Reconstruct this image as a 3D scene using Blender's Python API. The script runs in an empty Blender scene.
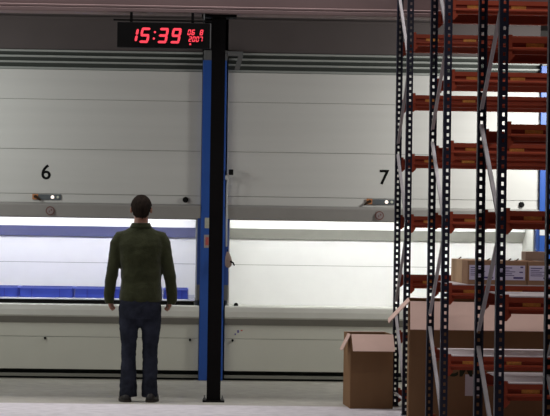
import bpy, bmesh, math, random
from mathutils import Vector, Matrix, Euler

random.seed(7)
scene = bpy.context.scene
COL = scene.collection

# ------------------------------------------------------------------ materials
def mat(name, col, rough=0.5, metal=0.0, var=0.08, vscale=6.0, bump=0.0, bscale=60.0, spec=0.5, stretch=(1, 1, 1), emit=None, estr=0.0):
    m = bpy.data.materials.new(name)
    m.use_nodes = True
    nt = m.node_tree
    b = nt.nodes['Principled BSDF']
    b.inputs['Roughness'].default_value = rough
    b.inputs['Metallic'].default_value = metal
    b.inputs['Specular IOR Level'].default_value = spec
    tc = nt.nodes.new('ShaderNodeTexCoord')
    mp = nt.nodes.new('ShaderNodeMapping')
    mp.inputs['Scale'].default_value = stretch
    nt.links.new(tc.outputs['Object'], mp.inputs['Vector'])
    nz = nt.nodes.new('ShaderNodeTexNoise')
    nz.inputs['Scale'].default_value = vscale
    nz.inputs['Detail'].default_value = 4
    nt.links.new(mp.outputs['Vector'], nz.inputs['Vector'])
    rp = nt.nodes.new('ShaderNodeValToRGB')
    c = Vector(col)
    rp.color_ramp.elements[0].position = 0.3
    rp.color_ramp.elements[1].position = 0.7
    rp.color_ramp.elements[0].color = (*(c * (1 - var)), 1)
    rp.color_ramp.elements[1].color = (*[min(1, v) for v in c * (1 + var)], 1)
    nt.links.new(nz.outputs['Fac'], rp.inputs['Fac'])
    nt.links.new(rp.outputs['Color'], b.inputs['Base Color'])
    if bump > 0:
        n2 = nt.nodes.new('ShaderNodeTexNoise')
        n2.inputs['Scale'].default_value = bscale
        nt.links.new(mp.outputs['Vector'], n2.inputs['Vector'])
        bp = nt.nodes.new('ShaderNodeBump')
        bp.inputs['Strength'].default_value = bump
        bp.inputs['Distance'].default_value = 0.01
        nt.links.new(n2.outputs['Fac'], bp.inputs['Height'])
        nt.links.new(bp.outputs['Normal'], b.inputs['Normal'])
    if emit:
        b.inputs['Emission Color'].default_value = (*emit, 1)
        b.inputs['Emission Strength'].default_value = estr
    return m

M = {}
M['door'] = mat('door_paint', (0.56, 0.56, 0.535), 0.45, 0, 0.03, 1.2, spec=0.3, stretch=(.3, 1, 8))
M['bar'] = mat('bar_paint', (0.29, 0.28, 0.265), 0.45, 0, 0.03, spec=0.3)
M['low'] = mat('lower_panel_paint', (0.56, 0.56, 0.49), 0.5, 0, 0.03, 2, spec=0.3)
M['sill'] = mat('sill_paint', (0.60, 0.60, 0.55), 0.45, 0, 0.03, spec=0.3)
M['casing'] = mat('casing_paint', (0.095, 0.08, 0.078), 0.7, 0, 0.08, 1.5, spec=0.2)
M['rail'] = mat('rail_metal', (0.33, 0.35, 0.33), 0.5, 0.0, 0.05)
M['gap'] = mat('gap_dark', (0.05, 0.056, 0.05), 0.8, 0, 0.05, spec=0.1)
M['groove'] = mat('groove_dark', (0.32, 0.32, 0.30), 0.8, 0, 0.05, spec=0.1)
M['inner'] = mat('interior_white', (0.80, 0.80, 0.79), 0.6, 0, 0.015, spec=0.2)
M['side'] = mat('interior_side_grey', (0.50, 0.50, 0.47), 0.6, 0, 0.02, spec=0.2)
M['band_bounce'] = mat('band_blue_bounce', (0.24, 0.25, 0.42), 0.6, 0, 0.04, spec=0.1)  # blue bounce light from the bins is mixed into this grey
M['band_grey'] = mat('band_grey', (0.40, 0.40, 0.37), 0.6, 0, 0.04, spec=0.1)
M['under'] = mat('underside_shade', (0.26, 0.25, 0.225), 0.6, 0, 0.03, spec=0.2)  # darker than the sill paint, standing for shade on its underside
M['plinth'] = mat('plinth_grey', (0.20, 0.20, 0.17), 0.7, 0, 0.05)
M['blue'] = mat('blue_paint', (0.020, 0.085, 0.36), 0.4, 0, 0.06, 3)
M['blue_dark'] = mat('guard_blue', (0.02, 0.06, 0.24), 0.4, 0, 0.06, 3)
M['post'] = mat('post_black', (0.006, 0.0055, 0.0055), 0.65, 0, 0.15, 4, spec=0.08)
M['black'] = mat('black_plastic', (0.006, 0.006, 0.006), 0.6, 0, 0.1, spec=0.1)
M['beamsteel'] = mat('beam_brown', (0.22, 0.155, 0.15), 0.6, 0, 0.1, 1.5, spec=0.3)
M['led'] = mat('led_red', (0.3, 0.01, 0.02), 0.5, 0, 0.02, emit=(1.0, 0.06, 0.09), estr=1.15)
M['lamp_on'] = mat('indicator_on', (0.9, 0.8, 0.7), 0.4, 0, 0.02, emit=(1.0, 0.85, 0.75), estr=1.2)
M['lamp_pale'] = mat('indicator_pale', (0.55, 0.58, 0.50), 0.4, 0, 0.02)
M['strip'] = mat('strip_greyblue', (0.10, 0.115, 0.125), 0.4, 0, 0.05)
M['orange'] = mat('orange_plate', (0.48, 0.20, 0.08), 0.5, 0, 0.05)
M['key'] = mat('dark_key', (0.05, 0.025, 0.012), 0.4, 0.3, 0.05)
M['badge'] = mat('badge_ring', (0.14, 0.06, 0.05), 0.5, 0, 0.05)
M['badge_in'] = mat('badge_face', (0.24, 0.21, 0.21), 0.5, 0, 0.05)
M['greymetal'] = mat('grey_metal', (0.16, 0.165, 0.165), 0.5, 0.4, 0.06)
M['steel'] = mat('tray_steel', (0.55, 0.56, 0.62), 0.5, 0.1, 0.05)
M['bin'] = mat('bin_blue', (0.055, 0.095, 0.56), 0.45, 0, 0.05, 8)
M['bin_rim'] = mat('bin_rim_lit', (0.16, 0.21, 0.72), 0.4, 0, 0.04)  # bin blue lightened to stand for lamp light on the rim
M['bin_rib'] = mat('bin_rib_blue', (0.035, 0.055, 0.40), 0.45, 0, 0.04)
M['upright'] = mat('upright_navy', (0.010, 0.013, 0.030), 0.45, 0, 0.15, 8, spec=0.4)
M['beam'] = mat('beam_orange_red', (0.34, 0.058, 0.026), 0.5, 0, 0.12, 4, spec=0.3)
M['blabel'] = mat('beam_label_yellow', (0.78, 0.36, 0.07), 0.6, 0, 0.25, 60)
M['brace'] = mat('brace_galvanised', (0.42, 0.40, 0.41), 0.5, 0.2, 0.08, 10)
M['shelf'] = mat('shelf_pale', (0.72, 0.66, 0.66), 0.6, 0, 0.05, 4)
M['card'] = mat('cardboard', (0.25, 0.145, 0.075), 0.85, 0, 0.06, 5, spec=0.1, stretch=(1, 1, .3))
M['card_mid'] = mat('cardboard_mid', (0.38, 0.235, 0.145), 0.85, 0, 0.06, 5, spec=0.1)
M['card_pale'] = mat('cardboard_pale', (0.60, 0.42, 0.26), 0.85, 0, 0.06, 5, spec=0.1)
M['card_in'] = mat('cardboard_inside', (0.64, 0.46, 0.39), 0.85, 0, 0.05, 5, spec=0.1)
M['card_grey'] = mat('cardboard_grey', (0.45, 0.36, 0.30), 0.85, 0, 0.05, 5, spec=0.1)
M['paper'] = mat('label_paper', (0.76, 0.73, 0.92), 0.7, 0, 0.04, 8)
M['paper_grey'] = mat('label_paper_grey', (0.62, 0.58, 0.60), 0.7, 0, 0.04, 8)
M['ink'] = mat('label_ink', (0.10, 0.08, 0.26), 0.7, 0, 0.1)
M['ink_green'] = mat('carton_print', (0.022, 0.028, 0.008), 0.8, 0, 0.1)
M['tape'] = mat('dark_flap', (0.10, 0.07, 0.05), 0.7, 0, 0.1)
M['sticker_y'] = mat('sticker_yellow', (0.42, 0.42, 0.34), 0.6, 0, 0.15, 90)
M['sticker_r'] = mat('sticker_red', (0.50, 0.10, 0.09), 0.6, 0, 0.2, 90)
M['sticker_w'] = mat('sticker_white', (0.62, 0.64, 0.66), 0.6, 0, 0.05)
M['sticker_dim'] = mat('sticker_white_dimmed', (0.30, 0.27, 0.27), 0.6, 0, 0.1, 60)  # white sticker colour darkened to stand for dim light
M['cable'] = mat('cable_pale', (0.45, 0.46, 0.46), 0.5, 0, 0.05)
M['bundle'] = mat('bundle_cloth', (0.30, 0.22, 0.19), 0.9, 0, 0.15, 20, bump=0.3)
M['skin'] = mat('skin', (0.30, 0.145, 0.095), 0.55, 0, 0.08, 20)
M['eye'] = mat('eye_white', (0.7, 0.68, 0.65), 0.3, 0, 0.02)
M['lips'] = mat('lips', (0.35, 0.13, 0.10), 0.5, 0, 0.05)
M['hair'] = mat('dark_hair', (0.016, 0.011, 0.008), 0.9, 0, 0.4, 50, bump=0.6, bscale=120, stretch=(1, 1, .3), spec=0.1)
M['sweater'] = mat('olive_knit', (0.034, 0.038, 0.018), 0.95, 0, 0.15, 14, bump=0.4, bscale=90, spec=0.1)
M['jeans'] = mat('navy_denim', (0.018, 0.021, 0.032), 0.9, 0, 0.45, 9, bump=0.3, bscale=120, spec=0.1)
M['shoe'] = mat('black_leather', (0.010, 0.009, 0.009), 0.5, 0, 0.2, 20)
M['sole'] = mat('shoe_sole', (0.03, 0.025, 0.02), 0.8, 0, 0.2, 20)

for k in ('sweater',):
    pb = M[k].node_tree.nodes['Principled BSDF']
    pb.inputs['Sheen Weight'].default_value = 0.25
    pb.inputs['Sheen Roughness'].default_value = 0.4

def floor_mat(name, col, var, rough):
    m = mat(name, col, rough, 0, var, 0.9, bump=0.05, bscale=25, spec=0.3, stretch=(.5, 1.6, 1))
    nt = m.node_tree
    b = nt.nodes['Principled BSDF']
    src = b.inputs['Base Color'].links[0].from_socket
    tc = nt.nodes.new('ShaderNodeTexCoord')
    nz = nt.nodes.new('ShaderNodeTexNoise')
    nz.inputs['Scale'].default_value = 9
    nz.inputs['Detail'].default_value = 6
    nt.links.new(tc.outputs['Object'], nz.inputs['Vector'])
    rp = nt.nodes.new('ShaderNodeValToRGB')
    rp.color_ramp.elements[0].position = 0.35
    rp.color_ramp.elements[0].color = (.84, .84, .84, 1)
    rp.color_ramp.elements[1].position = 0.6
    rp.color_ramp.elements[1].color = (1, 1, 1, 1)
    nt.links.new(nz.outputs['Fac'], rp.inputs['Fac'])
    mx = nt.nodes.new('ShaderNodeMixRGB')
    mx.blend_type = 'MULTIPLY'
    mx.inputs['Fac'].default_value = 1
    nt.links.new(src, mx.inputs['Color1'])
    nt.links.new(rp.outputs['Color'], mx.inputs['Color2'])
    nt.links.new(mx.outputs['Color'], b.inputs['Base Color'])
    return m
M['floor'] = floor_mat('floor_concrete', (0.36, 0.345, 0.30), 0.10, 0.6)
M['floor_near'] = floor_mat('floor_pale', (0.66, 0.63, 0.66), 0.06, 0.6)  # paler tone for the near part of the floor
M['wall'] = mat('wall_grey', (0.22, 0.21, 0.20), 0.9, 0, 0.05)

# ------------------------------------------------------------------ mesh helpers
class MB:
    def __init__(s):
        s.bm = bmesh.new()
        s.mats = []
    def _mi(s, faces, mi):
        for f in faces:
            f.material_index = mi
    def box(s, x0, x1, y0, y1, z0, z1, mi=0, M4=None):
        vs = [s.bm.verts.new((x, y, z)) for x in (x0, x1) for y in (y0, y1) for z in (z0, z1)]
        idx = [(0, 1, 3, 2), (4, 6, 7, 5), (0, 4, 5, 1), (2, 3, 7, 6), (0, 2, 6, 4), (1, 5, 7, 3)]
        fs = [s.bm.faces.new([vs[i] for i in q]) for q in idx]
        s._mi(fs, mi)
        if M4 is not None:
            bmesh.ops.transform(s.bm, matrix=M4, verts=vs)
        return vs
    def prism_x(s, pts, x0, x1, mi=0):
        """closed (y,z) outline swept along x"""
        a = [s.bm.verts.new((x0, y, z)) for y, z in pts]
        b = [s.bm.verts.new((x1, y, z)) for y, z in pts]
        n = len(pts)
        fs = [s.bm.faces.new((a[i], a[(i + 1) % n], b[(i + 1) % n], b[i])) for i in range(n)]
        fs.append(s.bm.faces.new(a[::-1]))
        fs.append(s.bm.faces.new(b))
        s._mi(fs, mi)
    def prism_y(s, pts, y0, y1, mi=0):
        """closed (x,z) outline swept along y"""
        a = [s.bm.verts.new((x, y0, z)) for x, z in pts]
        b = [s.bm.verts.new((x, y1, z)) for x, z in pts]
        n = len(pts)
        fs = [s.bm.faces.new((a[i], a[(i + 1) % n], b[(i + 1) % n], b[i])) for i in range(n)]
        fs.append(s.bm.faces.new(a[::-1]))
        fs.append(s.bm.faces.new(b))
        s._mi(fs, mi)
    def prism_z(s, pts, z0, z1, mi=0):
        a = [s.bm.verts.new((x, y, z0)) for x, y in pts]
        b = [s.bm.verts.new((x, y, z1)) for x, y in pts]
        n = len(pts)
        fs = [s.bm.faces.new((a[i], a[(i + 1) % n], b[(i + 1) % n], b[i])) for i in range(n)]
        fs.append(s.bm.faces.new(a[::-1]))
        fs.append(s.bm.faces.new(b))
        s._mi(fs, mi)
    def disc_y(s, x, z, r, y0, y1, n=20, mi=0, r2=None):
        r2 = r if r2 is None else r2
        a = [s.bm.verts.new((x + r2 * math.cos(2 * math.pi * i / n), y0, z + r2 * math.sin(2 * math.pi * i / n))) for i in range(n)]
        b = [s.bm.verts.new((x + r * math.cos(2 * math.pi * i / n), y1, z + r * math.sin(2 * math.pi * i / n))) for i in range(n)]
        fs = [s.bm.faces.new((a[i], a[(i + 1) % n], b[(i + 1) % n], b[i])) for i in range(n)]
        fs.append(s.bm.faces.new(a[::-1]))
        fs.append(s.bm.faces.new(b))
        s._mi(fs, mi)
    def bar(s, p, q, w, t, mi=0):
        """flat bar from p to q: w along x, t across"""
        p, q = Vector(p), Vector(q)
        d = (q - p).normalized()
        u = Vector((1, 0, 0))
        v = d.cross(u).normalized()
        vs = []
        for c in (p, q):
            for a, b in ((-1, -1), (1, -1), (1, 1), (-1, 1)):
                vs.append(s.bm.verts.new(c + u * a * w / 2 + v * b * t / 2))
        for q4 in ((0, 1, 2, 3), (7, 6, 5, 4), (0, 4, 5, 1), (1, 5, 6, 2), (2, 6, 7, 3), (3, 7, 4, 0)):
            s.bm.faces.new([vs[i] for i in q4]).material_index = mi
    def loft(s, secs, n=20, mi=0):
        """secs: (x,y,z,rx,ry[,power]) horizontal superellipse rings"""
        rings = []
        for sc in secs:
            x, y, z, rx, ry = sc[:5]
            p = sc[5] if len(sc) > 5 else 2.0
            ring = []
            for i in range(n):
                a = 2 * math.pi * i / n
                ca, sa = math.cos(a), math.sin(a)
                ring.append(s.bm.verts.new((x + rx * math.copysign(abs(ca) ** (2 / p), ca), y + ry * math.copysign(abs(sa) ** (2 / p), sa), z)))
            rings.append(ring)
        for a, b in zip(rings, rings[1:]):
            for i in range(n):
                s.bm.faces.new((a[i], a[(i + 1) % n], b[(i + 1) % n], b[i])).material_index = mi
        s.bm.faces.new(rings[0][::-1]).material_index = mi
        s.bm.faces.new(rings[-1]).material_index = mi
    def tube(s, pts, rad, n=10, mi=0):
        pts = [Vector(p) for p in pts]
        rads = rad if isinstance(rad, (list, tuple)) else [rad] * len(pts)
        rings = []
        up = None
        for i, p in enumerate(pts):
            d = (pts[min(i + 1, len(pts) - 1)] - pts[max(i - 1, 0)]).normalized()
            if up is None:
                up = d.orthogonal().normalized()
            up = (up - d * up.dot(d)).normalized()
            w = d.cross(up)
            rings.append([s.bm.verts.new(p + (up * math.cos(2 * math.pi * k / n) + w * math.sin(2 * math.pi * k / n)) * rads[i]) for k in range(n)])
        for a, b in zip(rings, rings[1:]):
            for i in range(n):
                s.bm.faces.new((a[i], a[(i + 1) % n], b[(i + 1) % n], b[i])).material_index = mi
        s.bm.faces.new(rings[0][::-1]).material_index = mi
        s.bm.faces.new(rings[-1]).material_index = mi
    def ball(s, c, r, mi=0, seg=16):
        r3 = r if isinstance(r, (tuple, list)) else (r, r, r)
        m4 = Matrix.Translation(c) @ Matrix.Diagonal((*r3, 1))
        ret = bmesh.ops.create_uvsphere(s.bm, u_segments=seg, v_segments=seg // 2 + 2, radius=1, matrix=m4)
        for v in ret['verts']:
            for f in v.link_faces:
                f.material_index = mi
    def build(s, name, mats, parent=None, bevel=0.0, smooth=False, loc=None, rotz=0.0):
        bmesh.ops.recalc_face_normals(s.bm, faces=s.bm.faces[:])
        me = bpy.data.meshes.new(name)
        s.bm.to_mesh(me)
        s.bm.free()
        for m in (mats if isinstance(mats, (list, tuple)) else [mats]):
            me.materials.append(m)
        if smooth:
            for p in me.polygons:
                p.use_smooth = True
        o = bpy.data.objects.new(name, me)
        COL.objects.link(o)
        if parent is not None:
            o.parent = parent
        if loc is not None:
            o.location = loc
        o.rotation_euler.z = rotz
        if bevel > 0:
            bv = o.modifiers.new('bevel', 'BEVEL')
            bv.width = bevel
            bv.segments = 2
            bv.limit_method = 'ANGLE'
        return o

def tag(o, label, cat, group=None):
    o['label'] = label
    o['category'] = cat
    if group:
        o['group'] = group
    return o

def thing(name, label, cat, loc=(0, 0, 0), rotz=0.0, group=None):
    o = bpy.data.objects.new(name, None)
    o.empty_display_size = 0.1
    COL.objects.link(o)
    o.location = loc
    o.rotation_euler.z = rotz
    return tag(o, label, cat, group)

def structure(o):
    o['kind'] = 'structure'
    return o

def copy_tree(o, parent=None):
    c = o.copy()
    COL.objects.link(c)
    c.parent = parent
    for ch in list(o.children):
        copy_tree(ch, c)
    return c

def text_mesh(body, size, depth, name, m, parent, loc, align='CENTER', sx=1.0, bold=0.0):
    cu = bpy.data.curves.new('text', 'FONT')
    cu.body = body
    cu.size = size
    cu.extrude = depth
    cu.offset = bold
    cu.align_x = align
    cu.align_y = 'CENTER'
    t = bpy.data.objects.new('text', cu)
    COL.objects.link(t)
    bpy.context.view_layer.update()
    me = bpy.data.meshes.new_from_object(t.evaluated_get(bpy.context.evaluated_depsgraph_get()))
    bpy.data.objects.remove(t)
    bpy.data.curves.remove(cu)
    me.transform(Matrix.Rotation(math.pi / 2, 4, 'X') @ Matrix.Diagonal((sx, 1, 1, 1)))
    me.name = name
    me.materials.clear()
    me.materials.append(m)
    o = bpy.data.objects.new(name, me)
    COL.objects.link(o)
    o.parent = parent
    o.location = loc
    return o

# ------------------------------------------------------------------ setting
PALE_EDGE = 20.27
b = MB()
b.box(-14, 14, PALE_EDGE, 27, -0.2, 0, 0)
b.box(-14, 14, -3, PALE_EDGE, -0.2, 0, 1)
structure(b.build('floor', [M['floor'], M['floor_near']]))
b = MB()
b.box(-14, 14, 26.4, 26.6, 0, 7.5)
structure(b.build('wall_back', M['wall']))

b = MB()
b.box(-9, 9, 20.58, 26.4, 3.80, 3.98)
structure(b.build('ceiling', M['casing']))

# ------------------------------------------------------------------ storage lifts (the two big machines)
FRONT = 23.6
def make_lift(xc, number, label, digit_dx, strip_dx, badge_dx, knob_dx, band, locks):
    t = thing('storage_lift', label, 'storage machine', (xc, FRONT, 0), 0, 'vertical storage lifts along the back wall')
    hw = 1.571
    # casing: top box, sides, back
    b = MB()
    b.box(-hw, hw, 0.02, 1.9, 3.285, 4.6)
    b.box(-hw, hw, 0.0, 0.02, 3.60, 3.62)
    b.build('top_casing', M['casing'], t, bevel=0.004)
    for x0, x1, y0 in ((-hw, -hw + 0.02, 0.13), (hw - 0.02, hw, 0.13), (-hw + 0.02, hw - 0.02, 1.88)):
        b = MB()
        b.box(x0, x1, y0, 1.9, 0.05, 3.285)
        b.build('body_panel', M['low'], t)
    # door rails: three stacked strips with dark recess behind
    b = MB()
    b.box(-hw, hw, 0.05, 0.12, 3.07, 3.285)
    b.build('rail_recess', M['gap'], t)
    for z0, z1, y in ((3.262, 3.282, 0.0), (3.207, 3.228, 0.01), (3.152, 3.172, 0.02), (3.085, 3.112, 0.03)):
        r = MB()
        r.prism_x([(y, z0), (y - 0.006, z0 + 0.006), (y - 0.006, z1 - 0.004), (y, z1), (y + 0.06, z1), (y + 0.06, z0)], -hw, hw)
        r.build('door_rail', M['rail'], t)
    # upper sliding door made of wide panels with fine joints
    b = MB()
    zs = [3.085, 2.787, 2.289, 1.842, 1.735]
    for za, zb in zip(zs, zs[1:]):
        b.box(-hw, hw, 0.0 if zb > 1.8 else 0.002, 0.05, zb + 0.0025, za - 0.0025, 0)
    b.box(-hw + .01, hw - .01, 0.007, 0.04, 1.74, 3.08, 1)
    b.build('upper_door', [M['door'], M['groove']], t, bevel=0.0015)
    # grip bar along the bottom of the door, leaning inwards
    b = MB()
    b.prism_x([(-0.055, 1.742), (-0.062, 1.73), (-0.040, 1.618), (-0.03, 1.605), (0.06, 1.605), (0.06, 1.757), (-0.0, 1.757)], -hw, hw)
    b.build('grip_bar', M['bar'], t)
    # interior
    b = MB()
    b.box(-hw + 0.02, hw - 0.02, 0.85, 0.88, 0.70, 1.145, 0)
    b.box(-hw + 0.02, hw - 0.02, 0.85, 0.88, 1.150, 1.75, 0)
    b.box(-hw + 0.02, hw - 0.02, 0.86, 0.875, 1.14, 1.16, 1)
    b.build('interior_back', [M['inner'], M['groove']], t)
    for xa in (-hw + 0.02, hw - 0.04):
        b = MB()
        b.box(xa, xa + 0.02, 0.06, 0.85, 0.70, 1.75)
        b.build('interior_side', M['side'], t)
    b = MB()
    b.box(-hw + 0.04, hw - 0.04, 0.06, 0.85, 1.75, 1.77)
    b.build('interior_ceiling', M['inner'], t)
    b = MB()
    b.prism_x([(0.62, 1.525), (0.62, 1.70), (0.84, 1.70), (0.84, 1.525)], -hw + 0.045, hw - 0.045)
    b.build('lit_header', M['inner'], t)
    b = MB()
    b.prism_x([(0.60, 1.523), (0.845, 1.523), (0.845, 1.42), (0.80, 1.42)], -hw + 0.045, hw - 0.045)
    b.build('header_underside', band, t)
    b = MB()
    b.tube([(-hw + 0.1, 0.16, 1.69), (hw - 0.1, 0.16, 1.69)], 0.013)
    b.build('light_tube', M['lamp_tube'], t)
    # sill and lower front
    b = MB()
    b.box(-hw + 0.02, hw - 0.02, 0.0, 0.85, 0.68, 0.735)
    b.build('interior_floor', M['sill'], t)
    b = MB()
    b.prism_x([(-0.05, 0.62), (-0.062, 0.635), (-0.062, 0.69), (-0.052, 0.735), (-0.035, 0.748), (0.0, 0.748), (0.05, 0.735), (0.05, 0.62)], -hw, hw)
    b.build('sill', M['sill'], t)
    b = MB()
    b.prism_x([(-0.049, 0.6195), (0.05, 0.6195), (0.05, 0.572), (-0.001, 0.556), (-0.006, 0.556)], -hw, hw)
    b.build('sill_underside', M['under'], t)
    b = MB()
    b.box(-hw, hw, 0.0, 0.05, 0.095, 0.415, 0)
    b.box(-hw, hw, 0.0, 0.05, 0.42, 0.57, 0)
    b.box(-hw + .01, hw - .01, 0.006, 0.04, 0.41, 0.43, 1)
    b.build('lower_panel', [M['low'], M['groove']], t, bevel=0.0015)
    b = MB()
    b.box(-hw, hw, 0.10, 0.2, 0.0, 0.1, 1)
    b.box(-hw, hw, -0.005, 0.12, 0.022, 0.052, 0)
    b.build('plinth', [M['plinth'], M['gap']], t)
    # door details
    text_mesh(number, 0.205, 0.001, 'number', M['black'], t, (digit_dx, -0.001, 2.05), bold=0.003)
    b = MB()
    b.box(strip_dx - 0.14, strip_dx + 0.14, -0.012, 0.002, 1.781, 1.836, 0)
    cp = b.build('control_strip', M['strip'], t, bevel=0.003)
    b = MB()
    b.box(strip_dx - 0.146, strip_dx - 0.088, -0.016, -0.002, 1.783, 1.838)
    b.build('key_plate', M['orange'], cp)
    b = MB()
    sg = -1 if number == '7' else 1
    b.disc_y(strip_dx - 0.115, 1.812, 0.016, -0.03, -0.012)
    b.tube([(strip_dx - 0.115, -0.03, 1.815), (strip_dx - 0.115 + sg * 0.03, -0.032, 1.793), (strip_dx - 0.115 + sg * 0.055, -0.03, 1.775)], [0.013, 0.013, 0.007])
    b.build('key', M['key'], cp)
    b = MB()
    b.disc_y(strip_dx + 0.055, 1.809, 0.018, -0.02, -0.01, r2=0.014)
    b.build('indicator_light', M['lamp_on'], cp)
    b = MB()
    b.disc_y(strip_dx + 0.108, 1.809, 0.015, -0.018, -0.01, r2=0.012)
    b.build('push_button', M['lamp_pale'], cp)
    b = MB()
    b.disc_y(badge_dx, 1.672, 0.045, -0.062, -0.03)
    bd = b.build('badge', M['badge'], t)
    b = MB()
    b.disc_y(badge_dx, 1.672, 0.034, -0.066, -0.05)
    bf = b.build('badge_face', M['badge_in'], bd)
    b = MB()
    b.box(badge_dx - 0.012, badge_dx - 0.004, -0.069, -0.06, 1.655, 1.675)
    b.box(badge_dx + 0.006, badge_dx + 0.018, -0.069, -0.06, 1.672, 1.690)
    b.build('badge_emblem', M['badge'], bd)
    b = MB()
    b.disc_y(knob_dx, 1.802, 0.030, -0.018, 0.004, r2=0.027)
    b.disc_y(knob_dx, 1.802, 0.018, -0.024, -0.016)
    b.build('door_knob', M['black'], t)
    for dx in locks:
        b = MB()
        b.disc_y(dx, 0.402, 0.012, -0.012, 0.004)
        b.box(dx - 0.003, dx + 0.003, -0.02, -0.008, 0.385, 0.405)
        b.build('panel_lock', M['black'], t)
    return t

M['lamp_tube'] = mat('tube_glow', (0.9, 0.9, 0.9), 0.5, 0, 0.01, emit=(0.95, 0.97, 1.0), estr=6)
lift6 = make_lift(-1.469, '6', 'pale grey storage lift numbered 6 with blue bins in its lit opening', 0.024, 0.038, 0.075, 1.42, M['band_bounce'], (0.04, 1.485))
lift7 = make_lift(1.931, '7', 'pale grey storage lift numbered 7 behind the racking, its lit opening empty', 0.007, -0.02, -0.038, 1.397, M['band_grey'], (-1.49, 1.485))
b = MB()
b.disc_y(-1.46, 0.757, 0.022, -0.03, -0.01)
b.build('sill_catch', M['black'], lift7)
b = MB()
b.box(-1.475, -1.385, -0.003, 0.001, 0.452, 0.515, 0)
b.box(-1.47, -1.455, -0.004, 0.0, 0.456, 0.472, 1)
b.box(-1.445, -1.425, -0.004, 0.0, 0.478, 0.505, 1)
b.box(-1.41, -1.39, -0.004, 0.0, 0.495, 0.508, 2)
b.build('instruction_sticker', [M['low'], M['ink'], M['sticker_r']], lift7)

# tray with bins in lift 6
b = MB()
tx0, tx1 = -3.0, 0.055
b.box(tx0, tx1, 23.64, 24.40, 0.785, 0.793)
b.prism_x([(23.625, 0.788), (23.618, 0.792), (23.640, 0.806), (23.650, 0.806), (23.650, 0.788)], tx0, tx1)
b.box(tx0, tx1, 24.39, 24.40, 0.785, 0.83)
tray = b.build('storage_tray', M['steel'])
tag(tray, 'long grey steel tray carrying the blue bins in lift 6', 'tray')
b = MB()
b.box(-1.52, 1.52, 0.026, 0.8, 0.736, 0.7845)
b.build('tray_gap_shade', M['black'], lift6)  # black filler standing for the shadow gap below the tray

BG = 'blue bins on the tray'
def make_bin(w, label):
    t = thing('storage_bin', label, 'bin', (0, 0, 0), 0, BG)
    d, h, th = 0.40, 0.114, 0.006
    b = MB()
    b.box(-w / 2 + .012, w / 2 - .012, 0.012, d - 0.012, 0.0, 0.008)
    for x0, x1, y0, y1 in ((-w / 2 + .01, w / 2 - .01, 0.01, 0.01 + th), (-w / 2 + .01, w / 2 - .01, d - .01 - th, d - .01), (-w / 2 + .01, -w / 2 + .01 + th, .01, d - .01), (w / 2 - .01 - th, w / 2 - .01, .01, d - .01)):
        b.box(x0, x1, y0, y1, 0.0, h)
    b.build('bin_body', M['bin'], t)
    b = MB()
    for x0, x1, y0, y1 in ((-w / 2, w / 2, 0.0, 0.016), (-w / 2, w / 2, d - 0.016, d), (-w / 2, -w / 2 + .016, .016, d - .016), (w / 2 - .016, w / 2, .016, d - .016)):
        b.box(x0, x1, y0, y1, h - 0.018, h)
    b.build('rim', M['bin_rim'], t, bevel=0.002)
    for k in (-0.5, -0.265, 0.257, 0.5):
        x = k * w
        b = MB()
        b.box(x - 0.008 if k > 0 else x, x if k > 0 else x + 0.008, 0.0, 0.0115, 0.004, h - 0.018)
        b.build('rib', M['bin_rib'], t)
    return t
bin0 = make_bin(0.552, 'blue bin second from the left of the row, half way between left edge and man')
xs = [(-1.998, 'blue bin cut off by the left edge of the photo'), (-1.442, None), (-0.885, 'blue bin just left of the man, by his left elbow'),]
bins = []
for x, lab in xs:
    o = bin0 if lab is None else copy_tree(bin0)
    o.location = (x, 23.84, 0.7935)
    if lab:
        o['label'] = lab
small = make_bin(0.335, 'narrow blue bin mostly hidden behind the man')
small.location = (-0.437, 23.84, 0.7935)
small2 = copy_tree(small)
small2.location = (-0.135, 23.84, 0.7935)
small2.scale.x = 0.76
small2['label'] = 'rightmost narrow blue bin, between the man and the blue column'

# ------------------------------------------------------------------ blue columns between the lifts
def make_column(x0, label):
    """x0: left edge of the column face"""
    t = thing('lift_column', label, 'column', (x0 + 0.1285, 23.55, 0), 0, 'blue columns between the lifts')
    b = MB()
    b.box(-0.1255, -0.035, 0.0, 0.5, 0.0, 3.2)
    b.box(0.035, 0.114, 0.0, 0.5, 0.0, 3.2)
    b.box(-0.035, 0.035, 0.02, 0.4, 0.0, 3.2)
    b.build('column_body', M['blue'], t, bevel=0.003)
    b = MB()
    b.box(-0.118, 0.118, 0.004, 0.3, 3.2, 3.3)
    b.build('column_head', M['greymetal'], t, bevel=0.003)
    for s in (-1, 1):
        b = MB()
        xa, xb = sorted((s * (0.1260 if s < 0 else 0.1145), s * 0.157))
        b.box(xa, xb, 0.01, 0.11, 0.955, 1.735, 0)
        g = b.build('side_guard', M['blue_dark'], t, bevel=0.002)
        b = MB()
        b.box(xa, xb - 0.002, 0.012, 0.10, 0.80, 0.9545)
        b.build('guard_foot', M['greymetal'], g)
    b = MB()
    b.box(-0.085, -0.025, -0.003, 0.001, 1.52, 1.625)
    b.build('yellow_sticker', M['sticker_y'], t)['label'] = 'pale yellowish sticker'
    return t
c1 = make_column(0.103, 'dark blue column directly behind the black support post')
b = MB()
b.box(-0.09, -0.025, -0.004, 0.0, 1.325, 1.455, 0)
b.box(-0.075, -0.045, -0.006, -0.002, 1.35, 1.43, 1)
b.build('warning_sticker', [M['sticker_dim'], M['sticker_r']], c1)
b = MB()
b.box(0.12, 0.275, -0.02, 0.09, 3.245, 3.29)
b.bar((0.25, 0.0, 3.25), (0.215, 0.0, 3.11), 0.05, 0.03)
b.build('head_bracket', M['greymetal'], c1)
c2 = make_column(3.502, 'bright blue column with a white label seen through the rack at right')
b = MB()
b.box(-0.122, -0.015, -0.004, 0.0, 1.497, 1.563)
b.build('white_label', M['sticker_w'], c2)

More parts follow.
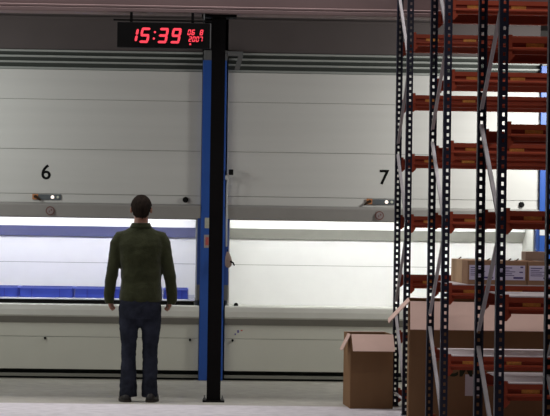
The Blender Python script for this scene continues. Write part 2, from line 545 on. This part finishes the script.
# small switch with its cable on the column, and a hanging bundle
t = thing('sensor_switch', 'small black switch with pale cable running down the column', 'switch', (0.40, 23.52, 2.08))
b = MB()
b.box(-0.022, 0.024, -0.03, 0.02, -0.025, 0.03)
b.disc_y(0.0, 0.0, 0.02, -0.045, -0.02)
b.build('switch_head', M['black'], t, bevel=0.006)
b = MB()
b.box(-0.055, -0.02, -0.012, 0.03, -0.075, -0.03)
b.box(-0.03, 0.01, -0.012, 0.012, -0.05, -0.02)
b.build('mounting_bracket', M['cable'], t, bevel=0.003)
b = MB()
b.tube([(-0.03, -0.012, -0.07), (-0.036, 0.0, -0.15), (-0.036, 0.0, -0.45), (-0.034, 0.0, -0.74)], 0.009)
b.build('cable', M['cable'], t, smooth=True)
t = thing('cloth_bundle', 'small pale pinkish cloth bundle hung by a hook right of the post', 'cloth', (0.385, 23.48, 1.13))
b = MB()
b.loft([(0, 0, 0.0, .012, .01), (0.002, 0, .02, .032, .022), (0.004, 0, .06, .036, .028), (0.0, 0, .10, .03, .024), (-0.004, 0, .135, .02, .016), (-0.008, 0, .16, .007, .007)], 14)
b.build('cloth', M['bundle'], t, smooth=True)
b = MB()
b.tube([(0.02, -0.02, 0.065), (0.05, -0.02, 0.05), (0.062, -0.02, 0.022)], [0.009, 0.008, 0.007])
b.tube([(-0.008, 0, 0.155), (-0.008, 0.012, 0.18), (-0.008, 0.05, 0.185)], 0.004)
b.build('hook', M['black'], t)

# ------------------------------------------------------------------ black support post, overhead beam, clock
t = thing('support_post', 'black steel support post standing in the middle of the floor', 'post', (0.227, 20.68, 0))
b = MB()
w = 0.06
b.box(-w, w, -0.06, -0.048, 0.016, 3.365)
b.box(-w, w, 0.048, 0.06, 0.016, 3.365)
b.box(-0.006, 0.006, -0.048, 0.048, 0.016, 3.365)
b.build('post_shaft', M['post'], t)
b = MB()
b.box(-0.095, 0.095, -0.09, 0.09, 0.0, 0.016)
b.build('base_plate', M['post'], t)
b = MB()
b.box(-0.15, 0.155, -0.09, 0.09, 3.365, 3.388)
b.build('top_plate', M['post'], t)
for sx in (-0.078, 0.078):
    for sy in (-0.072, 0.072):
        b = MB()
        b.prism_z([(sx + 0.012 * math.cos(math.pi * i / 3), sy + 0.012 * math.sin(math.pi * i / 3)) for i in range(6)], 0.016, 0.028)
        b.prism_z([(sx + 0.006 * math.cos(math.pi * i / 4), sy + 0.006 * math.sin(math.pi * i / 4)) for i in range(8)], 0.028, 0.05)
        b.build('anchor_bolt', M['greymetal'], t)
b = MB()
b.prism_x([(20.56, 3.39), (20.545, 3.398), (20.545, 3.423), (20.555, 3.43), (20.548, 3.436), (20.548, 3.448), (20.575, 3.456), (20.575, 3.80), (20.82, 3.80), (20.82, 3.39)], -9, 6)
tag(b.build('overhead_beam', M['beamsteel']), 'long brown-grey steel beam running across the top above the post', 'beam')

q = 1 / 114.7
CX0, CZT = -0.657, 3.302           # clock left / top edge
t = thing('digital_clock', 'black wall clock with red digits reading 15:39 beside the post', 'clock', (CX0, 20.50, CZT))
t.rotation_euler.y = 0.0
W, H = 92.2 * q, 25.2 * q
b = MB()
b.box(0, W, 0.0, 0.09, -H, 0)
b.build('housing', M['black'], t, bevel=0.004)
b = MB()
b.box(W + 0.002, W + 0.012, 0.0, 0.07, -H, 0.0)
b.build('end_cap', M['greymetal'], t)
b = MB()
b.box(-0.035, W + 0.02, 0.02, 0.06, 0.014, 0.026, 0)
for x in (0.12, W - 0.15):
    b.box(x - 0.012, x + 0.012, 0.03, 0.05, -0.005, 0.09, 0)
b.build('hanger', M['post'], t)
b = MB()
b.tube([(W - 0.05, 0.025, 0.0), (W - 0.05, 0.025, 0.085)], 0.005)
b.build('hanger_wire', M['greymetal'], t)

SEG = {'0': 'abcdef', '1': 'bc', '2': 'abged', '3': 'abgcd', '5': 'afgcd', '6': 'afgedc', '7': 'abc', '8': 'abcdefg', '9': 'abcdfg'}
def digit(ch, x, ztop, w, h, th, slant=0.17):
    """seven segment digit; x,ztop = top left corner before slant"""
    b = MB()
    def P(px, pz):
        return (x + px + slant * (h / 2 + pz) , ztop + pz)
    g = th * 0.06
    def hseg(z):
        pts = [P(g, z), P(g + th / 2, z + th / 2), P(w - g - th / 2, z + th / 2), P(w - g, z), P(w - g - th / 2, z - th / 2), P(g + th / 2, z - th / 2)]
        b.prism_y(pts[::-1], -0.0035, 0.001)
    def vseg(px, z0, z1):
        pts = [P(px, z0 - g), P(px + th / 2, z0 - g - th / 2), P(px + th / 2, z1 + g + th / 2), P(px, z1 + g), P(px - th / 2, z1 + g + th / 2), P(px - th / 2, z0 - g - th / 2)]
        b.prism_y(pts, -0.0035, 0.001)
    t2 = th / 2
    for s in SEG[ch]:
        if s == 'a': hseg(-t2)
        if s == 'g': hseg(-h / 2)
        if s == 'd': hseg(-h + t2)
        if s == 'f': vseg(t2, -t2, -h / 2)
        if s == 'b': vseg(w - t2, -t2, -h / 2)
        if s == 'e': vseg(t2, -h / 2, -h + t2)
        if s == 'c': vseg(w - t2, -h / 2, -h + t2)
    return b
for ch, px in (('1', 11.4), ('5', 23.0), ('3', 41.2), ('9', 54.0)):
    digit(ch, px * q, -5.4 * q, 9.3 * q, 15.3 * q, 2.4 * q).build('digit', M['led'], t)
b = MB()
b.disc_y(37.6 * q, -9.8 * q, 1.1 * q, -0.0035, 0.001)
b.disc_y(36.6 * q, -16.2 * q, 1.1 * q, -0.0035, 0.001)
b.build('colon', M['led'], t)
for ch, px in (('0', 70.2), ('6', 74.1), ('8', 82.4)):
    digit(ch, px * q, -6.6 * q, 3.2 * q, 5.6 * q, 1.0 * q).build('small_digit', M['led'], t)
for ch, px in (('2', 71.4), ('0', 75.0), ('0', 78.6), ('7', 82.2)):
    digit(ch, px * q, -13.4 * q, 3.0 * q, 5.4 * q, 0.9 * q).build('small_digit', M['led'], t)
b = MB()
b.disc_y(72.9 * q, -21.2 * q, 1.0 * q, -0.0035, 0.001)
b.build('seconds_dot', M['led'], t)

# ------------------------------------------------------------------ pallet racking
LEVELS = [0.142, 0.642, 1.142, 1.642, 2.142, 2.643, 3.145, 3.645]
DEPTH = 1.03
BAY = 1.95
def upright_mesh():
    b = MB()
    hw, d, th = 0.0262, 0.055, 0.003
    top = 4.3
    # front web as a perforated plate: two side strips and bridges between the slots
    sa, sb_ = -0.0045, 0.0112
    b.box(-hw, sa, 0, th, 0.008, top)
    b.box(sb_, hw, 0, th, 0.008, top)
    z = 0.008
    k = 0
    while z < top - 0.06:
        b.box(sa, sb_, 0, th, z, z + 0.028)
        z += 0.05
    b.box(sa, sb_, 0, th, z, top)
    # side flanges and rear lips
    b.box(-hw, -hw + th, th, d, 0.008, top)
    b.box(hw - th, hw, th, d, 0.008, top)
    b.box(-hw, -hw + 0.009, d, d + th, 0.008, top)
    b.box(hw - 0.009, hw, d, d + th, 0.008, top)
    return b
BEAM_H = 0.096
def beam_mb(flip):
    s = -1 if flip else 1
    prof = [(0.0, 0.0), (0.0, -0.030), (0.016, -0.034), (0.014, -0.052), (-0.010, -0.062), (-0.011, -0.069), (0.012, -0.076), (0.012, -BEAM_H), (0.045, -BEAM_H), (0.045, 0.0)]
    if flip:      # rear beam: the same section seen from its open inner side
        prof = [(0.0, 0.0), (0.0, -0.076), (0.045, -0.076), (0.045, -0.068), (0.006, -0.068), (0.006, -0.008), (0.045, -0.008), (0.045, 0.0)]
    b = MB()
    x0, x1 = 0.028, BAY - 0.028
    b.prism_x([(y * s, z) for y, z in prof], x0, x1)
    return b
def connector_mb(flip, right):
    s = -1 if flip else 1
    b = MB()
    pts = [(0.0268, 0.016), (0.0268, -BEAM_H - 0.042), (0.036, -BEAM_H - 0.042), (0.062, -BEAM_H - 0.012), (0.062, -BEAM_H), (0.048, -BEAM_H), (0.048, 0.016)]
    if flip:
        pts = [(x, z if z > 0 else z * 0.80) for x, z in pts]
    if right:
        pts = [(BAY - x, z) for x, z in pts]
    y0, y1 = sorted((-0.007 * s, 0.03 * s))
    b.prism_y(pts, y0, y1)
    return b

def make_rack(y_front, label, shelves):
    t = thing('storage_rack', label, 'rack', (1.797, y_front, 0), 0, 'rows of blue and orange pallet racking')
    up = None
    for x in (0, BAY):
        for yy, flip in ((0.0, 0), (DEPTH, 1)):
            if up is None:
                o = upright_mesh().build('upright', M['upright'], t)
                up = o
            else:
                o = up.copy(); COL.objects.link(o); o.parent = t
            o.location = (x, yy, 0)
            if flip:
                o.scale.y = -1
            b = MB()
            b.box(-0.034, 0.034, -0.045, 0.055, 0, 0.008)
            f = b.build('foot_plate', M['upright'], o)
        # zigzag braces
        nodes = [(0, 0.17), (1, 0.86), (0, 1.545), (1, 2.23), (0, 2.89), (1, 3.57), (0, 4.2)]
        yv = (0.07, DEPTH - 0.07)
        for (a, za), (c, zc) in zip(nodes, nodes[1:]):
            b = MB()
            b.bar((x - 0.006, yv[a], za + 0.05), (x - 0.006, yv[c], zc - 0.05), 0.024, 0.010)
            b.bar((x - 0.006 - 0.010, yv[a] , za + 0.045), (x - 0.006 - 0.010, yv[c], zc - 0.055), 0.004, 0.022)
            b.build('brace', M['brace'], t)
        b = MB()
        b.bar((x - 0.006, yv[0], 0.12), (x - 0.006, yv[1], 0.12), 0.024, 0.010)
        b.build('brace', M['brace'], t)
    me_cache = {}
    for z in LEVELS:
        for yy, flip in ((0.0, 0), (DEPTH, 1)):
            if flip not in me_cache:
                o = beam_mb(flip).build('beam', M['beam'], t)
                me_cache[flip] = o
            else:
                o = me_cache[flip].copy(); COL.objects.link(o); o.parent = t
            o.location = (0, yy, z)
            for right in (0, 1):
                k = ('c', flip, right)
                if k not in me_cache:
                    c = connector_mb(flip, right).build('connector', M['beam'], o)
                    me_cache[k] = c
                else:
                    c = me_cache[k].copy(); COL.objects.link(c); c.parent = o
            if not flip:
                for lx in ((0.13, 0.235), (0.44, 0.545)):
                    k = ('l', lx)
                    if k not in me_cache:
                        b = MB()
                        b.box(lx[0], lx[1], 0.008, 0.0165, -0.055, -0.029)
                        c = b.build('beam_label', M['blabel'], o)
                        me_cache[k] = c
                    else:
                        c = me_cache[k].copy(); COL.objects.link(c); c.parent = o
    for z in shelves:  # the topmost one is added unseen, to block lamp light from rear beams
        b = MB()
        b.box(0.06, BAY - 0.06, -0.0, DEPTH, z + 0.0005, z + 0.007)
        b.build('shelf_or_blocker_panel', M['shelf'], t)
    return t
rackC = make_rack(19.40, 'farthest orange and navy rack, just right of the number 7', (3.645,))
rackB = make_rack(16.50, 'middle orange and navy rack holding the labelled cartons', (0.642, 1.142, 3.645))
rackA = make_rack(13.55, 'orange and navy rack with two empty pale shelves, in front of the labelled cartons', (0.642, 1.142, 3.645))
rackD = make_rack(10.685, 'navy rack post at the right edge, nearest the viewer', (3.645,))

# ------------------------------------------------------------------ cartons
def paper_label(parent, x0, x1, z0, z1, y, marks=True):
    b = MB()
    b.box(x0, x1, y - 0.0015, y + 0.0005, z0, z1)
    l = b.build('paper_label', M['paper'], parent)
    w, h = x1 - x0, z1 - z0
    b = MB()
    yy = y - 0.0022
    for a, c, d, e in ((.82, .93, .83, .93), (.55, .93, .10, .22), (.05, .5, .80, .86), (.05, .4, .66, .70), (.05, .62, .55, .59), (.05, .5, .42, .46), (.05, .58, .30, .34), (.78, .92, .50, .58)):
        b.box(x0 + a * w, x0 + c * w, yy, yy + 0.001, z0 + d * h, z0 + e * h)
    b.build('label_print', M['ink'], l)
    return l
CG = 'labelled cartons on the middle rack'
Z0 = 1.1495
def carton(x, y, w, d, h, label, m='card_mid', labelled=True, group=CG, z=Z0, flaps=(0.3, 0.62)):
    t = thing('carton', label, 'box', (x, y, z), 0, group)
    b = MB()
    b.box(0, w, 0, d, 0, h)
    b.build('carton_body', M[m], t, bevel=0.003)
    b = MB()
    b.box(w * .42, w * .58, -0.0008, d + 0.0008, h - 0.002, h + 0.0012)
    b.build('tape', M['card_grey'], t)
    if labelled:
        paper_label(t, 0.012, w - 0.012, 0.032, h - 0.032, 0.0)
    for f in flaps:
        b = MB()
        b.box(-0.004, 0.004, -0.003, 0.003, 0, 0.026, 0, Matrix.Translation((w * f, d * 0.25, h)) @ Euler((0, math.radians(55), 0.3)).to_matrix().to_4x4())
        b.build('flap_tab', M['tape'], t)
    return t
w0 = 0.206
carton(1.957, 16.535, w0, 0.343, 0.168, 'front left carton on the middle rack, its tan side showing', flaps=(0.72,))
carton(1.957, 16.883, w0, 0.343, 0.168, 'tan carton right behind the front left carton on the middle rack', 'card_pale', False, flaps=())
carton(1.957, 17.231, w0, 0.343, 0.168, 'tan carton third back in the left row on the middle rack', 'card_pale', False, flaps=(0.12,))
carton(2.169, 16.535, w0, 0.343, 0.168, 'middle labelled carton seen right of the near rack post', flaps=(0.42, 0.68))
carton(2.381, 16.535, w0, 0.343, 0.168, 'labelled carton at the right edge under the small box', flaps=())
carton(2.381, 16.883, w0, 0.343, 0.168, 'carton behind the right-edge labelled carton, holding up a small box', 'card_mid', False, flaps=())
carton(2.420, 16.91, 0.155, 0.22, 0.062, 'small greyish flat box lying on top of the right-hand cartons', 'card_grey', False, None, Z0 + 0.1705, ())

def open_box(name, label, x, y, w, d, h, rotz, fl_front, fl_left, a_front, a_left, m='card', side_len=0.98):
    """open carton with its front and left flaps folded outwards; x,y = front left corner"""
    t = thing(name, label, 'box', (x, y, 0), rotz)
    th = 0.006
    b = MB()
    b.box(0, w, 0, d, 0.0, th)
    b.box(0, w, 0, th, th, h)
    b.box(0, w, d - th, d, th, h)
    b.box(0, th, th, d - th, th, h)
    b.box(w - th, w, th, d - th, th, h)
    b.build('box_body', M[m], t)
    # outward flaps hang from the rim
    b = MB()
    b.box(0.004, w - 0.004, -fl_front, 0, -0.003, 0.003, 0, Matrix.Translation((0, 0.0, h + 0.001)) @ Matrix.Rotation(math.radians(a_front), 4, 'X'))
    b.build('front_flap', M['card_in'], t)
    b = MB()
    b.box(-fl_left, 0, 0.004, d * side_len, -0.003, 0.003, 0, Matrix.Translation((0.0, 0, h + 0.001)) @ Matrix.Rotation(math.radians(-a_left), 4, 'Y'))
    b.build('side_flap', M['card_in'], t)
    b = MB()
    b.box(0.004, w - 0.004, 0, fl_front * 0.8, -0.003, 0.003, 0, Matrix.Translation((0, d + 0.004, h + 0.001)) @ Matrix.Rotation(math.radians(-75), 4, 'X'))
    b.build('back_flap', M['card_in'], t)
    return t
sb = open_box('cardboard_box', 'open cardboard box on the floor at the foot of the farthest rack', 1.383, 20.05, 0.366, 0.56, 0.632, math.radians(2.4), 0.20, 0.155, 43, 63, side_len=0.4)
bb = open_box('cardboard_box', 'large open cardboard box standing between the farthest and middle racks', 1.703, 18.15, 1.25, 1.0, 0.975, math.radians(-4.6), 0.30, 0.235, 44, 47)
text_mesh('CML', 0.185, 0.0008, 'carton_print', M['ink_green'], bb, (0.425, -0.0008, 0.462), 'CENTER', 0.8, 0.004)
b = MB()
b.box(0.435, 0.56, -0.0015, 0.0, 0.255, 0.42)
b.build('paper_label', M['paper_grey'], bb)['label'] = 'pale grey paper label'

# ------------------------------------------------------------------ the man
P = thing('person', 'person with short dark hair in olive sweater and dark jeans, seen from behind', 'person', (-0.427, 20.55, 0))
def remesh(o, vox, smooth=3, disp=0.0, dscale=0.08):
    r = o.modifiers.new('remesh', 'REMESH')
    r.mode = 'VOXEL'
    r.voxel_size = vox
    r.use_smooth_shade = True
    s = o.modifiers.new('smooth', 'SMOOTH')
    s.iterations = smooth
    s.factor = 0.5
    if disp > 0:
        tx = bpy.data.textures.new('folds', 'CLOUDS')
        tx.noise_scale = dscale
        d = o.modifiers.new('folds', 'DISPLACE')
        d.texture = tx
        d.strength = disp
        d.mid_level = 0.5
# skin: one continuous body
b = MB()
b.ball((0, 0.012, 1.685), (0.074, 0.096, 0.098), seg=24)
b.loft([(0, 0.030, 1.572, .030, .040), (0, 0.034, 1.585, .048, .058), (0, 0.030, 1.62, .064, .074), (0, 0.02, 1.67, .074, .088)], 20)   # jaw
b.loft([(0, -0.012, 1.46, .075, .065), (0, -0.008, 1.53, .066, .064), (0, 0.0, 1.58, .060, .062), (0, 0.004, 1.64, .056, .062)], 20)   # neck
b.tube([(0, 0.100, 1.700), (0, 0.113, 1.678), (0, 0.122, 1.660), (0, 0.106, 1.652)], [.009, .011, .014, .012])   # nose
b.loft([(0, 0.10, 1.603, .022, .008), (0, 0.102, 1.612, .026, .009), (0, 0.10, 1.622, .022, .008)], 12)
for s in (-1, 1):
    b.ball((s * 0.087, 0.004, 1.668), (0.011, 0.019, 0.031), seg=12)        # ears
    b.ball((s * 0.032, 0.094, 1.722), (0.024, 0.012, 0.008), seg=12)      # brows
b.loft([(0, 0, 0.80, .12, .09), (0, 0, 0.90, .158, .112), (0, 0, 1.02, .145, .10), (0, 0, 1.2, .155, .105), (0, 0, 1.34, .17, .105), (0, -0.005, 1.42, .165, .09), (0, -0.01, 1.48, .10, .07)], 24)
for s in (-1, 1):
    b.tube([(s * .140, 0, 1.405), (s * .190, 0, 1.375), (s * .218, -.005, 1.29), (s * .238, -.012, 1.13), (s * .258, .01, 1.02), (s * .262, .035, .90), (s * .260, .042, .872)], [.044, .044, .042, .038, .038, .030, .027], 14)
    # palm hanging with relaxed fingers
    b.loft([(s * .260, .042, .885, .024, .029), (s * .260, .046, .870, .022, .038), (s * .259, .048, .848, .020, .043), (s * .257, .048, .826, .017, .042)], 14)
    for k, (dy, ln) in enumerate(((.034, .95), (.011, 1.05), (-.011, 1.0), (-.032, .8))):
        x, y, z = s * .258, .049 + dy, .829
        pts = [(x, y, z + .012), (x - s * .002, y + .003, z - .018 * ln), (x - s * .020, y + .004, z - .034 * ln), (x - s * .038, y + .004, z - .022 * ln), (x - s * .040, y + .003, z - .006 * ln)]
        b.tube(pts, [.0105, .010, .0092, .0085, .007], 10)
    b.tube([(s * .256, .070, .870), (s * .246, .092, .854), (s * .236, .100, .832), (s * .228, .098, .812)], [.013, .0115, .010, .008], 10)
    b.tube([(s * .085, 0, .86), (s * .092, 0.005, .70), (s * .094, .012, .50), (s * .096, -.005, .32), (s * .097, -.01, .12), (s * .100, -.005, .06)], [.070, .064, .050, .050, .038, .038], 14)
    b.loft([(s * .107, .045, .022, .038, .11), (s * .107, .04, .05, .034, .09), (s * .104, .0, .08, .034, .045)], 14)
body = b.build('body', M['skin'], P, smooth=True)
remesh(body, 0.0062, 2)
for s in (-1, 1):
    b = MB()
    b.ball((s * 0.031, 0.096, 1.704), (0.013, 0.010, 0.009), seg=14)
    e = b.build('eye', M['eye'], P, smooth=True)
    b = MB()
    b.ball((s * 0.031, 0.104, 1.704), (0.006, 0.004, 0.006), seg=10)
    b.build('iris', M['hair'], e, smooth=True)
b = MB()
b.ball((0, 0.106, 1.618), (0.023, 0.008, 0.005), seg=12)
b.ball((0, 0.106, 1.609), (0.020, 0.009, 0.006), seg=12)
b.build('lips', M['lips'], P, smooth=True)
# hair: short cap, lower at the nape
b = MB()
n, m_ = 48, 26
C0 = Vector((0, 0.004, 1.688))
R3 = Vector((0.0805, 0.107, 0.102))
grid = []
for j in range(m_ + 1):
    th = math.pi * 0.92 * j / m_
    row = []
    for i in range(n):
        a = 2 * math.pi * i / n
        d = Vector((math.sin(th) * math.cos(a), math.sin(th) * math.sin(a), math.cos(th)))
        if d.z < 0:
            k = max(math.sin(th), .05) ** -0.36
            d = Vector((d.x * k, d.y * k, d.z))
        r = 1 + 0.012 * math.sin(9 * a + 3 * th) * math.sin(th * 4) + random.uniform(-.008, .008)
        row.append((Vector((C0.x + d.x * R3.x * r, C0.y + d.y * R3.y * r, C0.z + d.z * R3.z * r)), d))
    grid.append(row)
def keep(p, d):
    if d.y < -0.1:
        line = 1.603 + 0.10 * d.x ** 4
    elif d.y < 0.35:
        line = 1.69
    else:
        line = 1.752
    return p.z > line
vm = {}
for j in range(m_):
    for i in range(n):
        qd = [(j, i), (j, (i + 1) % n), (j + 1, (i + 1) % n), (j + 1, i)]
        if all(keep(*grid[a][c]) for a, c in qd):
            vs = []
            for k in qd:
                if k not in vm:
                    vm[k] = b.bm.verts.new(grid[k[0]][k[1]][0])
                vs.append(vm[k])
            try:
                b.bm.faces.new(vs)
            except ValueError:
                pass
bmesh.ops.remove_doubles(b.bm, verts=b.bm.verts[:], dist=1e-5)
hair = b.build('hair', M['hair'], P, smooth=True)
so = hair.modifiers.new('thick', 'SOLIDIFY')
so.thickness = 0.014
so.offset = -1

# sweater
b = MB()
b.loft([(0.008, 0, .868, .178, .128, 2.4), (0.008, 0, .90, .188, .135, 2.4), (0.008, 0, .96, .184, .132, 2.4), (0.008, 0, 1.05, .176, .124, 2.4), (0.006, 0, 1.16, .176, .124, 2.4), (0.003, -.004, 1.27, .188, .128, 2.4),
        (0, -.006, 1.36, .205, .125, 2.4), (0, -.008, 1.42, .202, .108, 2.3), (0, -.010, 1.46, .178, .094, 2.2), (0, -.010, 1.495, .128, .082, 2.0), (0, -.008, 1.522, .088, .074), (0, -.006, 1.545, .070, .068)], 32)
for s in (-1, 1):
    e = 0.010 if s > 0 else 0.0
    b.tube([(s * .120, -.005, 1.435), (s * .178, -.004, 1.425), (s * .205, -.004, 1.375), (s * .220, -.006, 1.28), (s * .234 + e, -.012, 1.18), (s * .247 + e, -.014, 1.10), (s * .260 + e, .0, 1.02), (s * .267 + e, .022, .94), (s * .266 + e, .034, .885), (s * .264 + e * .6, .038, .855)],
           [.060, .064, .061, .056, .053, .054, .050, .046, .044, .038], 18)
    b.loft([(s * .264 + e * .6, .038, .850, .036, .040), (s * .265 + e, .036, .885, .040, .044)], 18)
sw = b.build('sweater', M['sweater'], P, smooth=True)
remesh(sw, 0.0085, 4, 0.014, 0.09)
b = MB()
b.loft([(0, -.008, 1.510, .100, .084), (0, -.006, 1.530, .092, .080), (0, -.004, 1.552, .082, .074), (0, -.004, 1.557, .076, .068), (0, -.004, 1.545, .066, .062)], 28)
b.build('collar', M['sweater'], P, smooth=True)
# jeans
b = MB()
b.loft([(0.004, 0, .73, .176, .122, 2.3), (0.004, -.004, .80, .182, .130, 2.3), (0.004, -.003, .86, .180, .128, 2.3), (0.004, 0, .93, .165, .118, 2.3), (0.004, 0, .97, .158, .112, 2.3)], 28)
b.tube([(-.088, 0, .83), (-.090, .0, .70), (-.089, .006, .60), (-.090, .010, .50), (-.090, .004, .38), (-.090, -.006, .25), (-.090, -.008, .15), (-.089, -.004, .09), (-.088, .0, .045)],
       [.094, .090, .079, .066, .064, .068, .073, .077, .072], 20)
b.ball((0.004, 0.0, .735), (.075, .085, .075))
b.tube([(.096, 0, .83), (.098, .0, .70), (.096, .006, .60), (.097, .010, .50), (.096, .004, .38), (.096, -.006, .25), (.097, -.008, .15), (.098, -.004, .09), (.099, .0, .045)],
       [.094, .090, .080, .068, .065, .066, .067, .072, .066], 20)
je = b.build('jeans', M['jeans'], P, smooth=True)
remesh(je, 0.0085, 3, 0.020, 0.07)
# shoes
for s, x, rot in ((-1, -.110, .14), (1, .111, -.14)):
    b = MB()
    b.loft([(0, .06, .018, .050, .145, 2.4), (0, .06, .04, .051, .146, 2.4), (0, .052, .062, .047, .132, 2.3), (0, .02, .085, .043, .085, 2.1), (0, -.012, .108, .041, .055), (0, -.015, .12, .039, .050)], 24)
    sh = b.build('shoe', M['shoe'], P, smooth=True, loc=(x, 0.0, 0), rotz=rot)
    b = MB()
    b.loft([(0, .06, 0.0, .053, .148, 2.4), (0, .06, .020, .054, .150, 2.4)], 24)
    b.build('sole', M['sole'], sh)
    b = MB()
    for k in range(4):
        z = .072 + k * .011
        y = .125 - k * .026
        b.tube([(-.022, y, z), (0, y + .004, z + .008), (.022, y, z)], .003, 6)
    b.build('laces', M['sole'], sh)

# ------------------------------------------------------------------ lights
def area(name, loc, aim, sx, sy, power, col=(1, 1, 1), spread=180):
    L = bpy.data.lights.new(name, 'AREA')
    L.shape = 'RECTANGLE'
    L.size, L.size_y = sx, sy
    L.energy = power
    L.color = col
    L.spread = math.radians(spread)
    o = bpy.data.objects.new(name, L)
    COL.objects.link(o)
    o.location = loc
    d = Vector(aim) - Vector(loc)
    o.rotation_euler = d.to_track_quat('-Z', 'Y').to_euler()
    return o
area('opening_lamp', (-1.469, FRONT + 0.10, 1.66), (-1.469, FRONT + 0.85, 1.15), 3.0, 0.05, 14, (0.93, 0.94, 1.0))
area('opening_lamp', (1.931, FRONT + 0.10, 1.66), (1.931, FRONT + 0.85, 1.15), 3.0, 0.05, 14, (0.99, 1.0, 0.98))
area('hall_lamp', (-3.0, 22.1, 2.9), (-1.2, 23.2, 1.2), 0.5, 0.9, 22, (0.96, 1.0, 0.97))
area('aisle_lamp', (4.05, 22.2, 2.9), (2.9, 23.4, 1.6), 0.5, 0.9, 72, (1.0, 0.99, 0.95))
area('side_fill', (-4.6, 19.85, 2.6), (0.5, 20.0, 0.9), 0.8, 0.8, 55, (1.0, 0.98, 0.94))  # unseen fill light, added to brighten the left sides of the boxes
area('ceiling_lamp', (0.5, 20.0, 7.5), (0.5, 20.0, 0), 8.0, 0.6, 390, (1.0, 0.96, 0.97))
area('ceiling_lamp', (2.5, 15.3, 6.5), (2.5, 15.3, 0), 3.0, 0.5, 70, (1.0, 0.95, 0.95))
area('ceiling_lamp', (2.5, 12.3, 6.5), (2.5, 12.3, 0), 3.0, 0.5, 70, (1.0, 0.95, 0.95))

wd = bpy.data.worlds.new('world')
scene.world = wd
wd.use_nodes = True
bg = wd.node_tree.nodes['Background']
bg.inputs['Color'].default_value = (1.0, 0.93, 0.90, 1)
bg.inputs['Strength'].default_value = 0.025

# ------------------------------------------------------------------ camera
cam = bpy.data.cameras.new('camera')
cam.sensor_width = 36
cam.lens = 2357 * 36 / 550
cam.clip_end = 200
co = bpy.data.objects.new('camera', cam)
COL.objects.link(co)
co.location = (0, 0, 1.51)
co.rotation_euler = (Matrix.Rotation(math.radians(-2.058), 3, 'Z') @ Matrix.Rotation(math.radians(90.54), 3, 'X') @ Matrix.Rotation(0.0143, 3, 'Z')).to_euler()
scene.camera = co

vs = scene.view_settings
vs.view_transform = 'Standard'
vs.look = 'None'
vs.gamma = 1
vs.use_curve_mapping = False
vs.exposure = 0.0
